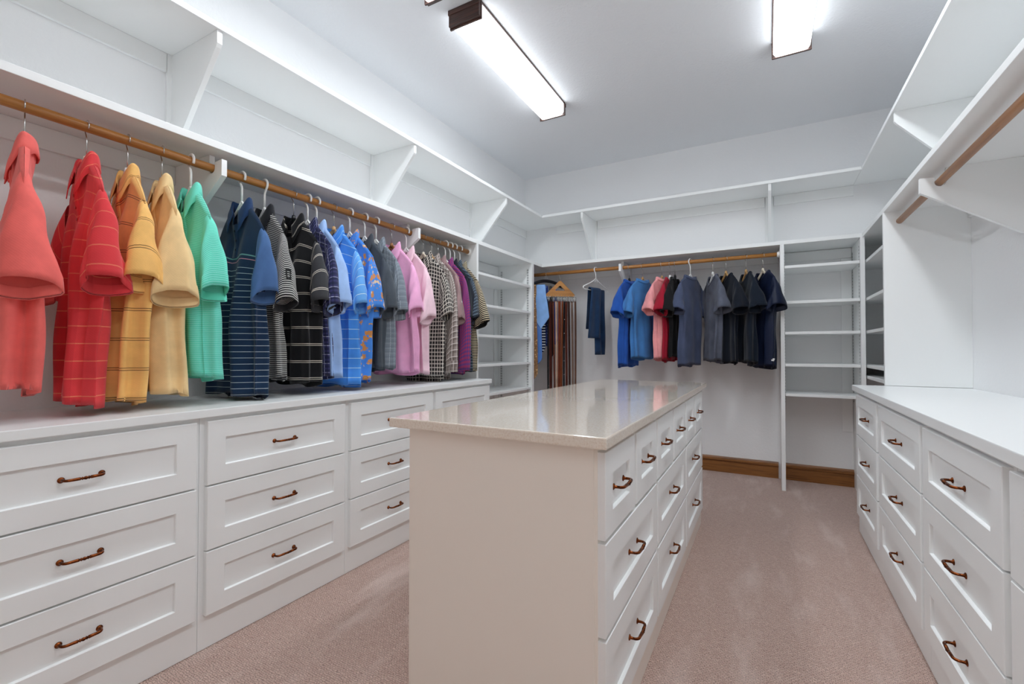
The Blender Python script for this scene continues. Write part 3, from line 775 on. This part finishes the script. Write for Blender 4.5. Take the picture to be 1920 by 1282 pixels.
B(-.147, -68, fa('midnight_b', '#0a1421'), 'midnight blue t-shirt, second from the right on the back rod', 'second midnight blue t-shirt from the right', hem=1.02, hk='wood', hw=0.172, A=.02, T=0.034, neck_label=True)
B(-.022, -60, fa('navy_satin', '#10182e', rough=.42, sheen=0), 'glossy navy t-shirt hanging last on the right of the back rod', 'glossy navy t-shirt', kind='vneck', hem=.985, hk='cream', hw=0.172, A=.024, T=0.041, emblem='hem_mark')

# ------------------------------------------------------------------ jeans on a hanger
def jeans():
    x = -1.465; loc = (x, YRODB, ZR+.0015); rz = math.radians(73)
    hanger('flat', loc, rz, 'the folded blue jeans')
    root = empty('folded_jeans', loc, rz, 'dark blue jeans folded over the bar of a white hanger', 'jeans', None)
    den = fa('indigo_denim', '#17304f', [('u', .004, .0012, 0, '#35587f', .2)], weave=1400, mottle=.3)
    zb = -.085-.125*.62-.042
    def leg(x0, x1, df, db, off, seed, skew):
        r = random.Random(seed); p = [r.uniform(0, 6) for _ in range(4)]
        n, m = 40, 12; R = .011 + off
        V = []; UV = []
        prof = [(-R - .012*(1-i/16), zb - df*(1-i/16)) for i in range(16)]
        prof += [(-R*math.cos(PI*i/8), zb + R*math.sin(PI*i/8)) for i in range(9)]
        prof += [(R + .012*(i/16), zb - db*i/16) for i in range(1, 17)]
        k = len(prof); s = 0
        for th in (0, 1):
            for i, (y, z) in enumerate(prof):
                a = Vector(prof[max(i-1, 0)]); b = Vector(prof[min(i+1, k-1)]); d = (b-a).normalized(); nrm = Vector((-d.y, d.x))
                for j in range(m+1):
                    t = j/m; fal = abs(z-zb)
                    o = (.005 if th else -.004) + .010*min(1, fal*3)*math.sin(5*t*PI/2+p[0]+z*3) + .005*math.sin(11*t+9*z+p[1])*min(1, fal*4)
                    rnd_ = math.sqrt(max(0, 1-(2*t-1)**8))
                    xx = x0 + (x1-x0)*t*(1-.08*fal) - skew*fal*(1-.35*t)*(1 if y < 0 else .2)
                    V.append(Vector((xx, y + nrm.x*o*rnd_ if th else y + nrm.x*o, z + nrm.y*o))); UV.append((xx, z + (0 if i < k/2 else .3)))
        F = []; FU = []; W = m+1; H = k*W
        def add(q): F.append(q); FU.append([UV[c] for c in q])
        for i in range(k-1):
            for j in range(m):
                add([i*W+j, i*W+j+1, (i+1)*W+j+1, (i+1)*W+j]); add([H+i*W+j, H+(i+1)*W+j, H+(i+1)*W+j+1, H+i*W+j+1])
            for j in (0, m): add([i*W+j, H+i*W+j, H+(i+1)*W+j, (i+1)*W+j] if j else [i*W+j, (i+1)*W+j, H+(i+1)*W+j, H+i*W+j])
        for j in range(m):
            add([j, H+j, H+j+1, j+1]); e = (k-1)*W; add([e+j, e+j+1, H+e+j+1, H+e+j])
        link('trouser_leg', mesh('trouser_leg', V, F, FU, True), den, root)
    leg(-.02, .135, .63, .44, .0, 3, .03)
    leg(-.10, .06, .47, .38, .012, 9, .17)
jeans()

# ------------------------------------------------------------------ tie rack, ties, belt hanger, belts
def strap_mesh(name, path, widths, th, axis=(1, 0, 0)):
    """ribbon along path (x,y,z), width along axis, with thickness"""
    ax = Vector(axis); P = [Vector(p) for p in path]; V = []; F = []; UV = []; d = 0
    for i, p in enumerate(P):
        t = (P[min(i+1, len(P)-1)]-P[max(i-1, 0)]).normalized(); n = t.cross(ax).normalized()
        if i: d += (p-P[i-1]).length
        wd = widths[i]/2
        for a, b in ((-1, -.6), (-.75, -1), (.75, -1), (1, -.6), (1, .6), (.75, 1), (-.75, 1), (-1, .6)):
            V.append(p + ax*wd*a + n*th/2*b); UV.append((wd*a, -d))
    FU = []
    for i in range(len(P)-1):
        for j in range(8):
            q = [i*8+j, i*8+(j+1) % 8, (i+1)*8+(j+1) % 8, (i+1)*8+j]; F.append(q); FU.append([UV[k] for k in q])
    for q in (list(range(8))[::-1], [(len(P)-1)*8+j for j in range(8)]): F.append(q); FU.append([UV[k] for k in q])
    return mesh(name, V, F, FU, True)
def ties():
    loc = (-1.985, YRODB, ZR+.0015); rz = math.radians(62)
    t = empty('tie_rack', loc, rz, 'black arched tie hanger at the left end of the back rod', 'tie rack')
    link('hook', MB().tube(hook_pts(.0215, -.075), .0019, 8).mesh('hook', 0, True), M['chrome'], t)
    P = [(x*.2, 0, -.075 - .055*abs(x)**2.2) for x in [i/12 for i in range(-12, 13)]]
    link('rack_bar', MB().tube(P, [.012]*25, 12, (1.4, .9)).mesh('rack_bar', 0, True), M['blackplastic'], t)
    rb = MB().tube([(-.185, -.012, -.135), (.185, -.012, -.135)], .0025, 8)
    for s in (-1, 1): rb.tube([(s*.185, -.012, -.135), (s*.185, 0, -.12)], .0025, 8)
    link('rail', rb.mesh('rail', 0, True), M['chrome'], t)
    data = [(-.165, .075, .95, .80, fa('brown_paisley', '#8c6a4c', floral=[(40, .3, '#c9a878', .3), (60, .22, '#4a3222', .8)]), 'brown patterned necktie, longest of those on the tie hanger', 0),
            (-.118, .085, .80, .7, fa('steel_blue_silk', '#4a72b4', rough=.45), 'steel blue necktie with a pointed tip', 0),
            (-.105, .19, .44, .36, fa('sky_silk', '#7ba3e2', rough=.42), 'wide sky blue necktie with a short flared blade, in front', .03),
            (-.062, .06, .68, .6, fa('navy_dash_stripe', '#141c34', [('v', .028, .009, 0, '#d6dae4', .85)]), 'navy necktie with slanted white dashes', 0),
            (-.01, .06, .62, .55, fa('royal_dots', '#1e2f6a', floral=[(70, .16, '#9db4e6', .2)]), 'royal blue necktie with pale dots', 0),
            (.045, .055, .74, .62, fa('jet_silk', '#101018', rough=.4), 'black silk necktie on the tie hanger', 0),
            (.1, .06, .6, .52, fa('cobalt_silk', '#2f58b8', rough=.45), 'cobalt blue necktie at the far end of the tie hanger', 0)]
    for x, wd, lf, lb, mat, lab, yo in data:
        ca, sa = math.cos(rz), math.sin(rz)
        r = empty('necktie', (loc[0]+x*ca+yo*sa, loc[1]+x*sa-yo*ca, loc[2]), math.radians(22+60*x), lab, 'tie', 'neckties on the black tie hanger')
        zr = -.1325; path = []; ws = []; y0 = -.012
        n = 32; tp = min(.35, .6*wd/lf)
        for i in range(n+1):
            f = i/n; path.append((.006*math.sin(4*f), y0-.008-.012*math.sin(3*f)*f, zr-lf*(1-f))); q = 1-f
            ws.append(wd*(.45+.55*q)*(1 if q < 1-tp else max(.04, (1-q)/tp)))
        for i in range(1, 6): a = PI*i/6; path.append((0, y0-.0065*math.cos(a), zr+.0065*math.sin(a))); ws.append(wd*.45)
        for i in range(1, n+1):
            f = i/n; path.append((.008*f, y0+.008+.006*f, zr-lb*f)); ws.append(wd*.5*(1 if f < .95 else .3))
        link('tie_blade', strap_mesh('tie_blade', path, ws, .005), mat, r)
ties()
def belts():
    loc = (-1.845, YRODB, ZR+.0015); rz = math.radians(33)
    t = empty('belt_hanger', loc, rz, 'triangular wooden belt hanger with a row of metal hooks', 'belt hanger')
    link('hook', MB().tube(hook_pts(.0215, -.09), .0019, 8).mesh('hook', 0, True), M['chrome'], t)
    o = [(0, -.083), (.012, -.086), (.148, -.222), (.15, -.235), (.142, -.242), (-.142, -.242), (-.15, -.235), (-.148, -.222), (-.012, -.086)]
    ih = [(-.006, -.133), (.006, -.133), (.048, -.176), (.045, -.183), (-.045, -.183), (-.048, -.176)]
    bm = bmesh.new()
    def loop(pts): 
        vs = [bm.verts.new((p[0], -.009, p[1])) for p in pts]
        return [bm.edges.new((vs[i], vs[(i+1) % len(vs)])) for i in range(len(vs))]
    ed = loop(o) + loop(ih)
    bmesh.ops.triangle_fill(bm, use_beauty=True, edges=ed)
    r = bmesh.ops.extrude_face_region(bm, geom=list(bm.faces))
    for v in r['geom']:
        if isinstance(v, bmesh.types.BMVert): v.co.y = .009
    bmesh.ops.recalc_face_normals(bm, faces=bm.faces); me = bpy.data.meshes.new('hanger_board'); bm.to_mesh(me); bm.free()
    link('hanger_board', me, M['beltwood'], t)
    N = 11; hm = MB().tube(bez((0, -.009, 0), (0, -.03, .004), (0, -.034, -.03), (0, -.018, -.034), 8) , .0018, 8).mesh('belt_hook', 0, True)
    for i in range(N): link('belt_hook', hm, M['chrome'], t, (-.135+.27*i/(N-1), 0, -.228))
    leather = lambda n, c, ro=.42: fa(n, c, rough=ro, weave=60, wv=.1, mottle=.2, sheen=0)
    data = [(0, .034, '#17161a', 1.10, 'black leather belt with punched holes, leftmost on the belt hanger'),
            (1, .036, '#43201a', 1.12, 'dark chestnut leather belt second from the left'),
            (2, .034, '#62301f', 1.06, 'reddish brown leather belt third from the left'),
            (3, .03, '#b09482', 1.02, 'pale tan belt hanging near the middle of the belt hanger'),
            (4, .036, '#6d3522', 1.14, 'wide cognac leather belt in the middle of the belt hanger'),
            (5, .032, '#7d4328', 1.05, 'light cognac leather belt beside the wide one'),
            (6, .036, '#121216', 1.12, 'black belt with a line of silver studs'),
            (7, .033, '#552a20', 1.0, 'braided russet leather belt right of the studded one'),
            (8, .03, '#3c2a26', 1.08, 'dark brown belt third from the right on the belt hanger'),
            (9, .03, '#7d6558', 1.03, 'taupe leather belt second from the right'),
            (10, .032, '#66493b', 1.1, 'dull brown leather belt at the right end of the belt hanger')]
    buck = MB()
    w_, h_ = .02, .026
    buck.tube([(-w_, 0, h_), (w_, 0, h_), (w_, 0, -h_), (-w_, 0, -h_), (-w_, 0, h_)], .0025, 8).tube([(0, -.003, h_), (0, -.003, -h_)], .0018, 6)
    bkm = buck.mesh('buckle', 0, True); stud = MB().tube([(0, 0, 0), (0, -.003, 0)], [.006, .003], 8).mesh('stud', 0)
    ca, sa = math.cos(rz), math.sin(rz)
    for i, wd, colr, ln, lab in data:
        lx = -.135+.27*i/(N-1); r = random.Random(i)
        r_ = empty('belt', (loc[0]+lx*ca, loc[1]+lx*sa, loc[2]-.262), rz + r.uniform(.5, .95), lab, 'belt', 'belts on the wooden belt hanger')
        path = []; ws = []
        for k in range(25):
            f = k/24; path.append((.006*math.sin(3*f+i)*f, -.022+.01*math.sin(2.5*f+i), -.03-ln*f)); ws.append(wd if f < .985 else wd*.5)
        lm = leather('belt_leather_%s' % colr[1:], colr)
        s = link('strap', strap_mesh('strap', path, ws, .004), lm, r_)
        b = link('buckle', bkm, M['chrome'], r_, (0, -.022, -.012))
        if i == 6:
            for k in range(6): link('stud', stud, M['chrome'], s, (path[4+3*k][0], path[4+3*k][1]-.002, path[4+3*k][2]))
        if i == 0:
            hl = MB()
            for k in range(6): hl.tube([(0, -.0205, -.03-ln+.1+.028*k), (0, -.0245, -.03-ln+.1+.028*k)], .003, 8)
            link('hole_row', hl.mesh('hole_row'), M['cream'], s)
belts()
